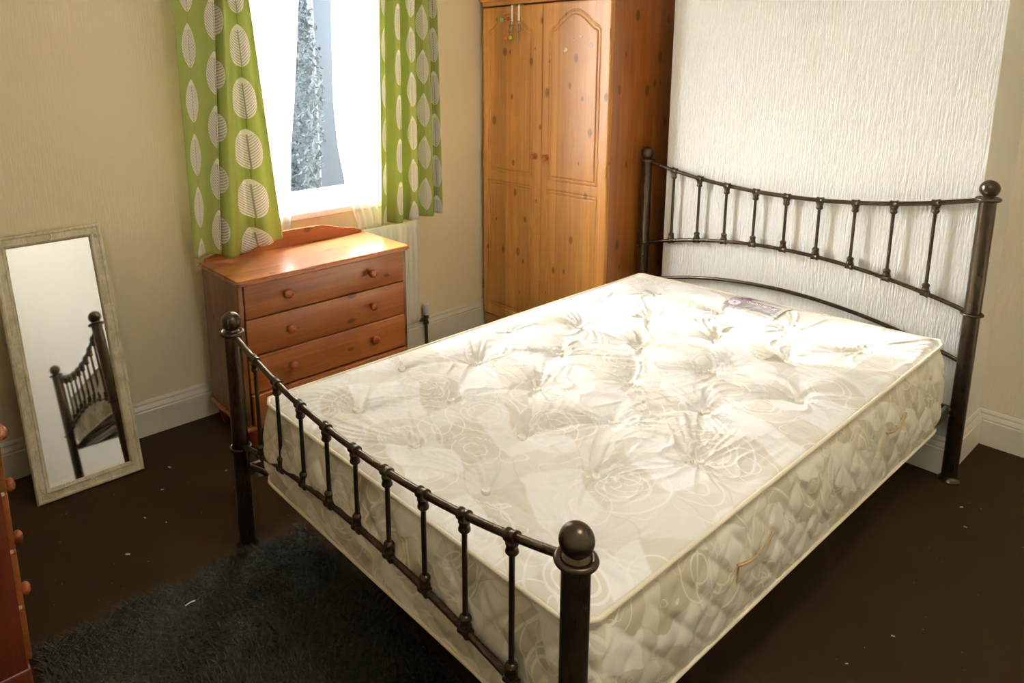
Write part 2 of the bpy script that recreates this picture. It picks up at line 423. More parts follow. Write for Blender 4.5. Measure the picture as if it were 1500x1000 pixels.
def curtain_mesh(name, ytop, ybot, zbot, ztop, xfun, flat, NS=150, NZ=110, thick=.0012):
    V = []; UV = []
    s = np.linspace(0, 1, NS)
    yt = np.interp(s, *ytop); yb = np.interp(s, *ybot); zb = np.interp(s, *zbot)
    k = np.ones(9)/9
    sm = lambda a: np.convolve(np.pad(a, 4, mode='reflect', reflect_type='odd'), k, 'valid')
    yt, yb, zb = sm(yt), sm(yb), sm(zb)
    for j in range(NZ):
        q = j/(NZ-1)
        for i in range(NS):
            z = zb[i]+(ztop-zb[i])*q
            qq = min(max((z-.70)/(1.70-.70), 0), 1.6)
            y = yb[i]+(yt[i]-yb[i])*qq
            dx, dy = xfun(s[i], qq)
            V.append((dx, y+dy, z)); UV.append((s[i]*flat, z))
    F = [(j*NS+i, j*NS+i+1, (j+1)*NS+i+1, (j+1)*NS+i) for j in range(NZ-1) for i in range(NS-1)]
    return mesh(name, V, F, True, UV, 180)
def solid(o, t=.0014):
    md = o.modifiers.new('thickness', 'SOLIDIFY'); md.thickness = t; md.offset = 0

def xf_left(s, q):
    lo = 1-min(q, 1)
    d = .014*math.sin(2*math.pi*(2.1*s+.1)) * (.7+.5*lo)
    d += .030*math.exp(-((s-.60)/.04)**2)            # a rolled fold standing forward
    d -= .062*math.exp(-((s-.545)/.016)**2)          # the deep dark pleat
    d += (.021*math.sin(2*math.pi*(s*4.6+.25)))*(s > .5)*min((s-.5)*6, 1)*(.5+.8*lo)
    d -= .03*math.exp(-((s-.80)/.02)**2)*lo
    return max(-.800+d, -.812-.07*min(max(q-.03, 0)/.1, 1)), 0
cl = add_obj('leaf_curtain', curtain_mesh('leaf_curtain', ([0, .5, .56, 1], [.205, .358, .372, .505]),
     ([0, .5, .57, .76, .82, 1], [.199, .305, .322, .425, .475, .592]), ([0, .5, .56, .76, .82, 1], [.716, .716, .700, .692, .712, .726]), 2.16, xf_left, .455), m_leaf)
tag(cl, 'green curtain with white leaf print hanging over left end of drawer chest', 'curtain'); solid(cl)
def xf_right(s, q):
    d = .027*math.sin(2*math.pi*(s*4.0+.12)) + .008*math.sin(2*math.pi*(s*8.3+.4))
    return -.824+d*(.9+.15*(1-min(q, 1))), .006*math.sin(2*math.pi*(s*4.0+.62))
cr = add_obj('leaf_curtain', curtain_mesh('leaf_curtain', ([0, 1], [1.125, 1.468]), ([0, 1], [1.098, 1.482]),
     ([0, .3, .7, 1], [.704, .692, .700, .700]), 2.16, xf_right, .72), m_leaf)
tag(cr, 'green curtain with white leaf print hanging between window and wardrobe', 'curtain'); solid(cr)

Mn = Mat('white_net'); tr = Mn.n('BsdfTransparent'); tl = Mn.n('BsdfTranslucent'); tl.inputs[0].default_value = (.97, .97, .97, 1)
df = Mn.n('BsdfDiffuse'); df.inputs[0].default_value = (.95, .95, .95, 1)
ma = Mn.n('MixShader'); ma.inputs[0].default_value = .45; Mn.l(tl.outputs[0], ma.inputs[1]); Mn.l(df.outputs[0], ma.inputs[2])
mb_ = Mn.n('MixShader'); Mn.l(tr.outputs[0], mb_.inputs[1]); Mn.l(ma.outputs[0], mb_.inputs[2]); mb_.inputs[0].default_value = .80
Mn.l(mb_.outputs[0], Mn.out.inputs[0]); m_net = Mn.m
xn = lambda ph: (lambda s, q: (-.868+.0085*math.sin(2*math.pi*(s*9+ph)), 0))
def net(name, ytop, ymid, ybot, side, zb):
    V = []; UV = []; NS, NZ = 130, 70
    for j in range(NZ):
        z = zb+(2.14-zb)*j/(NZ-1)
        zs = [.69, .72, .86, 1.09, 1.29, 1.71, 2.2]
        e = float(np.interp(z, zs, side[1])); a = side[0]
        for i in range(NS):
            s = i/(NS-1); V.append((-.886+.0075*math.sin(2*math.pi*(s*10+.3+.15*math.sin(z*2))), a+(e-a)*s, z)); UV.append((s, z))
    F = [(j*NS+i, j*NS+i+1, (j+1)*NS+i+1, (j+1)*NS+i) for j in range(NZ-1) for i in range(NS-1)]
    return add_obj(name, mesh(name, V, F, True, UV, 180), m_net)
n1 = net('net_curtain', 0, 0, 0, (.30, [.672, .672, .677, .692, .720, .765, .80]), .700)
tag(n1, 'white net curtain drawn left of the gap, by the leaf curtain over the chest', 'net curtain')
n2 = net('net_curtain', 0, 0, 0, (1.40, [1.015, 1.010, .965, .925, .912, .922, .90]), .684)
tag(n2, 'white net curtain drawn right of the gap, nearer the wardrobe', 'net curtain')
ro = empty('curtain_pole', (-.85, .85, 2.19)); tag(ro, 'thin white curtain pole across the top of the window', 'curtain pole')
MB().tube([(0, -.72, 0), (0, .70, 0)], .012, 12).build('pole', m_upvc, ro)
for y in (-.70, .68): MB().tube([(-.06, y, 0), (0, y, 0)], .008, 8).build('bracket', m_upvc, ro)
for y in (-.74, .72): MB().lathe([(.002, -.02), (.018, -.01), (.02, 0), (.018, .01), (.002, .02)], (0, y, 0), 'y').build('finial', m_upvc, ro)

# ------------------------------------------------------------------ wardrobe
def routed(x0, x1, z0, z1, y, paths, holes=None, res=.0025, depth=.0068, flip=False):
    "door front as a fine grid facing -y, sunk along polylines"
    nx, nz = int((x1-x0)/res), int((z1-z0)/res)
    X, Z = np.meshgrid(np.linspace(x0, x1, nx), np.linspace(z0, z1, nz)); D = np.full(X.shape, 9.0)
    for P in paths:
        P = np.array(P)
        for (a, b) in zip(P[:-1], P[1:]):
            ab = b-a; L = (ab**2).sum()
            if L < 1e-12: continue
            t = np.clip(((X-a[0])*ab[0]+(Z-a[1])*ab[1])/L, 0, 1)
            D = np.minimum(D, np.hypot(X-a[0]-t*ab[0], Z-a[1]-t*ab[1]))
    dep = depth*(np.exp(-((D-.0075)/.0026)**2) + .25*np.exp(-(D/.004)**2))
    # eased outer edge
    E = np.minimum(np.minimum(X-x0, x1-X), np.minimum(Z-z0, z1-Z)); dep = dep + .004*np.clip(1-E/.006, 0, 1)**2
    V = np.stack([X, y+dep, Z], -1).reshape(-1, 3)
    F = [(j*nx+i, j*nx+i+1, (j+1)*nx+i+1, (j+1)*nx+i) for j in range(nz-1) for i in range(nx-1)]
    return V, F
def arch_path(x0, x1, zb, zs, zt):
    "cathedral arch: shoulders at zs, small fillets, then a round top reaching zt"
    P = [(x0, zb), (x0, zs-.03)]; w_ = x1-x0; cx = (x0+x1)/2
    pts = []
    for i in range(6):                       # small convex shoulder
        a = math.pi - math.pi/2*i/5; pts.append((x0+.024+.024*math.cos(a), zs-.03+.024*math.sin(a)))
    a0 = pts[-1]; xa = x0+.036
    r = w_/2-.048
    for i in range(1, 25):
        t = i/24; x = a0[0]+(cx-a0[0])*t; s = t*t*(3-2*t)
        pts.append((x, a0[1]+(zt-a0[1])*(math.sin(t*math.pi/2)**1.15)))
    P += pts
    P += [(2*cx-p[0], p[1]) for p in reversed(P)]
    P.append((x0, zb)); return P
WF, WB = 1.808, 2.335; WXL, WXR = -.872, -.066
wd = empty('wardrobe', ((WXL+WXR)/2, (WF+WB)/2, 0)); tag(wd, 'tall two-door knotty pine wardrobe in corner beside the window', 'wardrobe')
off = (-(WXL+WXR)/2, -(WF+WB)/2, 0)
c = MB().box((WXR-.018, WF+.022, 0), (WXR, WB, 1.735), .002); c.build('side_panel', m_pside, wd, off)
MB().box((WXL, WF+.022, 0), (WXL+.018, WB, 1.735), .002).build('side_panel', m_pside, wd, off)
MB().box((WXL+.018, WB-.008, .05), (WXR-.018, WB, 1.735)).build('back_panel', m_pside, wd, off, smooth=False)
MB().box((WXL+.018, WF+.025, .06), (WXR-.018, WB-.008, .078)).build('base_shelf', m_px, wd, off, smooth=False)
MB().box((WXL+.002, WF+.006, 0), (WXR-.002, WF+.024, .085), .003).build('plinth', m_px, wd, off)
cn = MB(); ov = .022
cn.box((WXL-.012, WF-ov, 1.742), (WXR+ov, WB, 1.762), .006); cn.box((WXL-.006, WF-ov*.55, 1.73), (WXR+ov*.55, WB, 1.745), .005); cn.box((WXL, WF-.004, 1.7085), (WXR+.004, WB, 1.732), .003)
cn.build('cornice', m_px, wd, off)
def door(x0, x1, name='door'):
    z0, z1 = .088, 1.702
    px0, px1 = x0+.052, x1-.062
    if x0 < -.6: px0, px1 = x0+.048, x1-.066
    paths = [arch_path(px0, px1, .888, 1.592, 1.655)]
    zl = .822
    paths.append([(px0, .155), (px0, zl), (px1, zl), (px1, .155), (px0, .155)])
    V, F = routed(x0, x1, z0, z1, WF, paths)
    mb = MB(); mb.V = [tuple(v) for v in V]; mb.F = F
    mb.box((x0, WF+.0045, z0), (x1, WF+.021, z1))
    return mb.build(name, m_pz, wd, off, angle=80)
d1 = door(WXL+.001, -.4635); d2 = door(-.4605, WXR-.001)
def knob(parent, c, axis, mat, s=1.0, ofs=(0, 0, 0), rosette=False, name='knob'):
    prof = [(.0075, 0), (.007, .008), (.0085, .011), (.0145, .016), (.0178, .022), (.0175, .028), (.013, .033), (.006, .0355), (.001, .036)]
    sg = -1 if axis[0] == '-' else 1; ax = axis[-1]
    mb = MB()
    if rosette: mb.lathe([(.019*s, 0), (.019*s, sg*.002), (.014*s, sg*.005), (.009*s, sg*.006)], c, ax, 20)
    mb.lathe([(r*s, sg*h*s) for r, h in prof], c, ax, 20)
    return mb.build(name, mat, parent, ofs, angle=60)
knob(d1, (-.500, WF, .985), '-y', m_knob, .85, (0, 0, 0), True); knob(d2, (-.427, WF, .985), '-y', m_knob, .85, (0, 0, 0), True)
for dd, xh in ((d1, WXL+.004), (d2, WXR-.004)):
    for z in (.25, .95, 1.55):
        h = MB().tube([(xh, WF-.002, z-.025), (xh, WF-.002, z+.025)], .0035, 8).build('hinge', Mat('brass').set(C((170, 130, 60)), .35, .9).m if z == .25 and dd is d1 else bpy.data.materials['brass'], dd)

m_res = Mat('tape_residue').set(C((196, 174, 160)), .7).m
for (x, z, rr) in ((-.318, 1.488, .013), (-.232, 1.545, .010), (-.172, 1.505, .012), (-.27, 1.53, .006)):
    pts_ = []
    for i in range(14):
        a = 6.283*i/14; q_ = rr*random.uniform(.55, 1.15); pts_.append((x+q_*math.cos(a), z+q_*.8*math.sin(a)))
    o = MB().extrude(pts_, 'y', WF-.0008, WF+.0005).build('glue_mark', m_res, d2, smooth=False); o['label'] = 'pale torn sticker residue'
# over-door hooks on the left door
m_strip = Mat('white_hook_strip').set(C((240, 238, 228)), .35).m
m_chrome = Mat('chrome').set(C((200, 200, 205)), .15, 1.0).m
def hook(x, balls, label, tilt):
    h = empty('over_door_hook', (x, WF, 1.70)); tag(h, label, 'hook')
    y = -.005
    MB().box((-.0075, y-.0015, -.085), (.0075, y, .006), .0006).box((-.0075, y-.0015, .003), (.0075, .02, .0062), .0006).build('strap', m_strip, h)
    wire = MB()
    for sx in (-1, 1):
        wire.tube([(sx*.004, y-.003, -.07), (sx*.005+tilt*.3, y-.004, -.12), (sx*.0045+tilt*.6, y-.006, -.160), (sx*.003+tilt*.7, y-.012, -.172)], .0021, 8)
    wire.tube([(tilt*.5, y-.004, -.118), (tilt*.5, y-.02, -.126), (tilt*.5, y-.03, -.112)], .0021, 8)
    wire.build('hook_wire', m_chrome, h)
    for (bx, bz, colr, lab) in balls:
        mt = bpy.data.materials.get('bead_'+lab) or Mat('bead_'+lab).set(C(colr), .35).m
        st_ = MB().tube([(0, y-.004, bz+.01 if bz < -.1 else bz), (bx*.5, y-.008, bz-.006), (bx, y-.010, bz)], .0016, 6)
        b_ = MB().lathe([(.0095*math.sin(math.pi*i/12)+.0003, -.0095*math.cos(math.pi*i/12)) for i in range(13)], (bx, y-.013, bz), 'z', 18)
        o = b_.build('bead', mt, h, angle=80); o['label'] = lab + ' bead'
        st_.build('prong', m_chrome, o)
hook(-.657, [(-.057, -.062, (120, 200, 120), 'green'), (-.016, -.060, (205, 60, 70), 'red'), (-.030, -.150, (225, 110, 70), 'orange'), (.002, -.149, (214, 205, 50), 'yellow')],
     'white over-door hook with four coloured beads on the left wardrobe door', .0)
hook(-.610, [], 'plain white and chrome over-door hook beside the beaded hook', .012)

# ------------------------------------------------------------------ chests of drawers
def make_chest(plinth=False):
    "local frame: front faces +x at x=0, width along y from 0 to W, back at x=-D"
    W, D, Z = .765, .335, .662
    t = empty('chest_of_drawers', (0, 0, 0))
    # top with eased, rounded front corners
    P = []; rc = .022; x1, y0, y1, x0 = .022, -.014, W+.014, -D-.004
    P += [(x0, y0), (x0, y1)][::-1] and []
    pts = [(x0, y1), (x0, y0)]
    for i in range(7): a = -math.pi/2+math.pi/2*i/6; pts.append((x1-rc+rc*math.cos(a), y0+rc+rc*math.sin(a)))
    for i in range(7): a = math.pi/2*i/6; pts.append((x1-rc+rc*math.cos(a), y1-rc+rc*math.sin(a)))
    bm = bmesh.new(); vs = [bm.verts.new((p[0], p[1], Z)) for p in pts]; f = bm.faces.new(vs)
    ex = bmesh.ops.extrude_face_region(bm, geom=[f]); bmesh.ops.translate(bm, vec=(0, 0, .020), verts=[v for v in ex['geom'] if isinstance(v, bmesh.types.BMVert)])
    bmesh.ops.recalc_face_normals(bm, faces=bm.faces)
    eg = [e for e in bm.edges if abs(e.verts[0].co.z-e.verts[1].co.z) < 1e-5 and min(e.verts[0].co.x, e.verts[1].co.x) > x0-.001 and not (e.verts[0].co.x < x0+.001 and e.verts[1].co.x < x0+.001)]
    bmesh.ops.bevel(bm, geom=eg, offset=.007, segments=3, affect='EDGES')
    bm.verts.index_update(); mb = MB().add([v.co[:] for v in bm.verts], [[v.index for v in f.verts] for f in bm.faces]); bm.free()
    mb.build('top_board', m_cy, t)
    # shaped upstand at the back
    pr = [(.012, Z+.02)]; 
    for i in range(0, 41):
        s = i/40; y = .012+s*(W-.024)
        e = min(s, 1-s)
        z = .012+.015*min(e/.06, 1)+ (.030*max(0, min(1, (e-.10)/.17)) if e > .10 else 0)
        z += .012*math.sin(math.pi*s)
        pr.append((y, Z+.02+z))
    pr.append((W-.012, Z+.02))
    MB().extrude(pr, 'x', -D-.002, -D+.012).build('back_upstand', m_cy, t, angle=30)
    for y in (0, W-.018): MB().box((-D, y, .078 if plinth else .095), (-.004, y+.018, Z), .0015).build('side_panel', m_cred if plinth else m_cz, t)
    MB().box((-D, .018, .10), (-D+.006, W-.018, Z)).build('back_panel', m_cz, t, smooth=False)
    fr = MB()
    for z in (.231, .378, .525): fr.box((-.03, .018, z-.005), (.004 if plinth else -.012, W-.018, z+.005) if not plinth else (.004, W-.0185, z+.0018))
    fr.build('front_rail', m_raw if plinth else m_dark, t, smooth=False)  # near-black colour paints shade into the drawer gaps; bare wood with plinth
    MB().box((-D-.004, -.003 if plinth else -.010, .0 if plinth else .085), (.002 if plinth else .012, W+(.003 if plinth else .010), .080 if plinth else .103), .006).build('base_board', m_cred if plinth else m_cy, t)
    for (x, y) in () if plinth else ((-.03, .035), (-.03, W-.035), (-D+.05, .035), (-D+.05, W-.035)):
        MB().lathe([(.016, 0), (.020, .012), (.031, .062), (.034, .075), (.030, .085)], (x, y, 0), 'z', 20).build('leg', m_red, t)
    # drawers: pine front, raw edge box behind
    for k, (z0, z1, outp) in enumerate((((.527, .657, .007), (.380, .523, .007), (.233, .376, .007), (.084, .229, .007)) if plinth else ((.527, .658, 0), (.380, .5235, .001), (.233, .3765, .004), (.106, .2295, .019)))):
        dr = MB().box((-.016+outp, .0205, z0), (.003+outp, W-.0205, z1), .0035)
        o = dr.build('drawer', m_cy, t)
        bx = MB().box((-D+.03, .035, z0+.012), (-.016+outp, .045, z1-.02)).box((-D+.03, W-.045, z0+.012), (-.016+outp, W-.035, z1-.02)).box((-D+.03, .035, z0+.012), (-.016+outp, W-.035, z0+.018))
        b_ = bx.build('drawer_box', m_raw, o, smooth=False)
        b_['label'] = 'pale raw wood drawer box'
        for y in (.19, W-.19): knob(o, (.003+outp, y, (z0+z1)/2+(0 if plinth else .006)), 'x', m_knob, 1.0)
    return t
chest = make_chest(); chest.location = (-.500, .243, 0)
tag(chest, 'orange pine four-drawer chest under the window, bottom drawer slightly open', 'chest of drawers')
chest2 = make_chest(True); chest2.location = (.178, -.628, 0); chest2.rotation_euler = (0, 0, R(90))
tag(chest2, 'reddish pine drawer chest cut off by the left picture edge, knobs in profile', 'chest of drawers')

# ------------------------------------------------------------------ leaning mirror
def make_mirror():
    # local frame: width along y (0..w), height along z (0..h), front towards +x; the bottom edge rests on the floor
    w_, h_ = .352, .918; t = empty('leaning_mirror', (0, 0, 0))
    fw = .044; V = []; F = []
    prof = [(0, -.012), (0, .006), (.004, .012), (.010, .0125), (.014, .009), (.030, .009), (.034, .012), (.039, .010), (.042, .004), (.044, .000), (.044, -.006)]
    cs = [(0, 0, 1, 1), (w_, 0, -1, 1), (w_, h_, -1, -1), (0, h_, 1, -1)]; k = len(prof)
    for (y, z, sy, sz) in cs:
        for a, d in prof: V.append((d, y+sy*a, z+sz*a))
    for i in range(4):
        j = (i+1) % 4
        for q in range(k-1): F.append((i*k+q, i*k+q+1, j*k+q+1, j*k+q))
    mb = MB().add(V, F)
    Mf = Mat('distressed_cream_frame'); n1_ = Mf.noise(Mf.coord((1, 1, 1)), 22, 5, .7); n2_ = Mf.noise(Mf.coord((40, 300, 40)), 1, 3, .6)
    cc_ = Mf.mix(Mf.ramp(n1_, [(.42, 0.0), (.68, 1.0)]), C((216, 207, 176)), C((188, 177, 138)))
    cc_ = Mf.mix(Mf.math('MULTIPLY', Mf.ramp(n2_, [(.58, 0.0), (.66, 1.0)]), .5), cc_, C((140, 126, 90)))
    Mf.set(cc_, .55); Mf.bump(n2_, .2, .002)
    mb.build('mirror_frame', Mf.m, t, angle=30)
    orn = MB()
    for (y, z, sy, sz) in cs:
        for q in range(3):
            pts = [(.0125, y+sy*(.012+.006*q), z+sz*(.058-.004*q)), (.0135, y+sy*(.020+.004*q), z+sz*(.040-.002*q)), (.0135, y+sy*(.034+.002*q), z+sz*(.026-.003*q)), (.0125, y+sy*(.056-.002*q), z+sz*(.012+.006*q))]
            orn.tube(pts, .0016, 6)
    for (y, z) in ((.022, h_*.5), (w_-.022, h_*.5), (w_/2, .022), (w_/2, h_-.022)):
        orn.tube([(.0115, y+.011*math.cos(a), z+.011*math.sin(a)) for a in [6.283*i/14 for i in range(14)]], .002, 6, True)
    o_ = orn.build('corner_ornament', Mf.m, t); o_['kind'] = 'stuff'
    g = Mat('mirror_silver'); g.set((.86, .87, .86, 1), .03, 1.0)
    MB().box((-.004, fw-.003, fw-.003), (-.0008, w_-fw+.003, h_-fw+.003)).build('mirror_glass', g.m, t, smooth=False)
    MB().box((-.012, .004, .004), (-.006, w_-.004, h_-.004)).build('backing_board', m_dark, t, smooth=False)
    return t
mir = make_mirror(); mir.location = (-.650, -.457, .003); mir.rotation_euler = (0, R(-15.0), 0)
tag(mir, 'narrow cream-framed mirror leaning against the window wall', 'mirror')

# ------------------------------------------------------------------ bed frame
BW, BL = 1.28, 2.011
bed = empty('bed_frame', (BW/2, BL/2, 0)); tag(bed, 'dark bronze metal bed frame with ball-topped posts and curved rails', 'bed frame')
bo = (-BW/2, -BL/2, 0)
def post(x, y, zc, zl):
    r = .0238
    p = MB().lathe([(r, .006), (r, zc+.004)], (x, y, 0), 'z', 32).build('post', m_bronze, bed, bo)
    ball = [(.0285*math.sin(a), zc+.034-.0285*math.cos(a)) for a in [math.pi*i/20 for i in range(2, 21)]]
    MB().lathe([(.0235, zc+.003), (.019, zc+.006), (.0165, zc+.010)]+ball, (x, y, 0), 'z', 32).build('ball_finial', m_bronze, p, angle=80)
    ring = lambda z, R_, rr: MB().tube([(x+R_*math.cos(a), y+R_*math.sin(a), z) for a in [6.2832*i/36 for i in range(36)]], rr, 10, True)
    ring(zc, .0300, .0062).build('collar', m_bronze, p)
    ring(zl, .0290, .0045).build('collar', m_bronze, p)
    MB().lathe([(.033, 0), (.034, .004), (.030, .009), (.0245, .016), (.024, .02)], (x, y, 0), 'z', 32).build('post_foot', m_bronze, p)
Hf, hf, Hh, hh = .697, .314, .995, .608
post(0, 0, Hf, hf+.02); post(BW, 0, Hf, hf+.02); post(0, BL, Hh, hh); post(BW, BL, Hh, hh)
def end(y, zt0, ztm, zb0, zbm):
    q = lambda x: (x-BW/2)/(BW/2)
    zt = lambda x: ztm+(zt0-ztm)*abs(q(x))**2.1
    zb = lambda x: zbm+(zb0-zbm)*abs(q(x))**2.0
    xs = np.linspace(.012, BW-.012, 60)
    MB().tube([(x, y, zt(x)) for x in xs], .0082, 14).build('top_rail', m_bronze, bed, bo, angle=70)
    MB().tube([(x, y, zb(x)) for x in xs], .0076, 14).build('lower_rail', m_bronze, bed, bo, angle=70)
    for i in range(9):
        x = .1425+.1246*i
        a, b_ = zb(x), zt(x)
        sp = MB().tube([(x, y, a), (x, y, b_)], .0056, 12).build('spindle', m_bronze, bed, bo)
        for z, sgn, rr in ((b_, -1, .0082), (a, 1, .0076)):
            mb = MB().lathe([(.0085, sgn*.006), (.0122, sgn*.010), (.0125, sgn*.014), (.0108, sgn*.017), (.0108, sgn*.024), (.0122, sgn*.027), (.0122, sgn*.031), (.0090, sgn*.035), (.006, sgn*.037)], (x, y, z), 'z', 18)
            sl = (zt if sgn < 0 else zb); dz = (sl(x+.01)-sl(x-.01))/.02
            for dxx, rad in ((-.0085, .0122), (-.004, .0108), (.004, .0108), (.0085, .0122)):
                pass
            pts = [(x+d, y, z+dz*d) for d in (-.012, -.0115, -.007, -.005, .005, .007, .0115, .012)]
            mb.tube(pts, [.0085, .0125, .0125, .0112, .0112, .0125, .0125, .0085], 16)
            mb.build('cast_joint', m_bronze, sp, angle=50)
end(0, Hf, .606, .340, .408)
end(BL, Hh, .916, .608, .703)
# lower arch of the headboard, cross rail of the foot
MB().tube([(x, BL, .537-(.537-.43)*abs((x-BW/2)/(BW/2))**2.0) for x in np.linspace(.012, BW-.012, 50)], .0076, 12).build('arched_rail', m_bronze, bed, bo, angle=70)
MB().tube([(x, .012+.045*(1-abs((x-BW/2)/(BW/2))**6), .272-.004*abs((x-BW/2)/(BW/2))**2.0) for x in np.linspace(.012, BW-.012, 50)], .008, 12).build('cross_rail', m_bronze, bed, bo, angle=70)
MB().box((.01, BL-.02, .235), (BW-.01, BL-.004, .272), .002).build('cross_rail', m_bronze, bed, bo)
for x, sg in ((.014, 1), (BW-.023, -1)):
    MB().box((x-.0025, .018, .238), (x+.0025, BL-.018, .277), .001).build('side_rail', m_rail, bed, bo)
    MB().box((min(x, x+sg*.032), .03, .240), (max(x, x+sg*.032), BL-.03, .2435), .001).box((min(x+sg*.0005, x+sg*.010), .03, .2745), (max(x+sg*.0005, x+sg*.010), BL-.03, .2775), .001).build('slat_ledge', m_lip, bed, bo)
    for y in (.03, BL-.03):
        for z in (.245, .268): MB().lathe([(.005, 0), (.006, -sg*.003), (.003, -sg*.005)], (x-sg*.0025, y, z), 'x', 10).build('bolt', m_lip, bed, bo)
for i in range(14):
    y = .10+i*.139
    MB().box((.022, y-.034, .2438), (BW-.022, y+.034, .262), .003).build('slat', m_slat, bed, bo)

# ------------------------------------------------------------------ mattress
MC = [(.140, .020), (1.262, .040), (1.246, 1.885), (.136, 1.800)]       # plan corners of the top: foot left, foot right, head right, head left
BUT = [(x, y) for x in (.35, .605, .86, 1.115) for y in (.20, .655, 1.125, 1.625)] + [(x, y) for x in (.48, .74, .985) for y in (.43, .885, 1.375)]
BUT += [(.24, .43), (.24, .89), (.235, 1.38)]
ZT = .535
def plan(a, b, corners=MC, rc=.045):
    "a,b arrays in [-1,1] -> x,y with rounded corners"
    Wm, Lm = 1.115/2, 1.82/2
    X, Y = a*Wm, b*Lm
    u_ = np.clip((np.abs(X)-(Wm-rc))/rc, 0, 1); v_ = np.clip((np.abs(Y)-(Lm-rc))/rc, 0, 1)
    uu = u_*np.sqrt(1-v_**2/2); vv = v_*np.sqrt(1-u_**2/2)
    X = np.sign(X)*(np.minimum(np.abs(X), Wm-rc)+rc*uu); Y = np.sign(Y)*(np.minimum(np.abs(Y), Lm-rc)+rc*vv)
    s = (X/Wm+1)/2; t = (Y/Lm+1)/2
    c = np.array(corners)
    P = ((1-s)*(1-t))[..., None]*c[0]+(s*(1-t))[..., None]*c[1]+(s*t)[..., None]*c[2]+((1-s)*t)[..., None]*c[3]
    return P[..., 0], P[..., 1]
rt_ = np.random.default_rng(3)
TUF = [(x+rt_.normal(0, .004), y+rt_.normal(0, .005), [(k, rt_.uniform(0, 6.28), rt_.uniform(.5, 1)) for k in (4, 6, 9, 12, 15)], rt_.uniform(.85, 1.2)) for x, y in BUT]
def edge_d(x, y):
    c = np.array(MC); d = np.full(np.shape(x), 9.0)
    for i in range(4):
        a, b = c[i], c[(i+1) % 4]; n = np.array([-(b-a)[1], (b-a)[0]]); n = n/np.linalg.norm(n)
        d = np.minimum(d, (x-a[0])*n[0]+(y-a[1])*n[1])
    return d
def ztop(x, y):
    d = edge_d(x, y); e = np.clip(d/.10, 0, 1)
    z = np.zeros(np.shape(x))
    dip = np.zeros(np.shape(x)); wr = np.zeros(np.shape(x))
    for (tx, ty, ks, am) in TUF:
        dx, dy = x-tx, y-ty; r = np.hypot(dx, dy)+1e-6; th = np.arctan2(dy, dx)
        far = am*(.55 if tx < .3 else 1.0)
        dip = dip + far*(.010*np.exp(-(r/.026)**2)+.020*np.exp(-(r/.09)**1.25))
        w_ = np.zeros(np.shape(x))
        thw = th+.6*np.sin(th*2+ks[0][1])+.5*r/.1*np.sin(th+ks[1][1])
        for k, ph, a in ks: w_ = w_ + a*np.cos(k*thw+ph)
        w_ = 1-np.abs(np.tanh(w_*1.5))           # narrow ridges and grooves running out of the tuft
        wr = wr + far*.0115*np.exp(-r/.11)*(1-np.exp(-(r/.018)**2))*(w_-.5)
    # creases linking neighbouring tufts along the diagonals
    cre = np.zeros(np.shape(x))
    for i, A in enumerate(TUF):
        for j, B in enumerate(TUF):
            if j <= i: continue
            dd = np.hypot(A[0]-B[0], A[1]-B[1])
            if dd > .30: continue
            ab = np.array([B[0]-A[0], B[1]-A[1]]); t = ((x-A[0])*ab[0]+(y-A[1])*ab[1])/dd**2
            tt = np.clip(t, 0, 1); bow = .012*np.sin(math.pi*tt)*math.sin(i*3.1+j)
            px = x-A[0]-tt*ab[0]+ab[1]/dd*bow; py = y-A[1]-tt*ab[1]-ab[0]/dd*bow
            D = np.hypot(px, py); cre = np.maximum(cre, (.0085-.005*np.sin(math.pi*tt))*np.exp(-(D/.018)**1.3))
    low = .0035*np.sin(x*7.3+y*3.1)*np.sin(y*5.7-x*2.2)+.0016*np.sin(x*23+np.sin(y*9)*2)*np.sin(y*17+x*5)
    z = ZT + .012*e**.7 + .012*e + (low-dip+wr-cre)*np.clip(d/.03, 0, 1) - .006*np.exp(-d/.012)
    return z
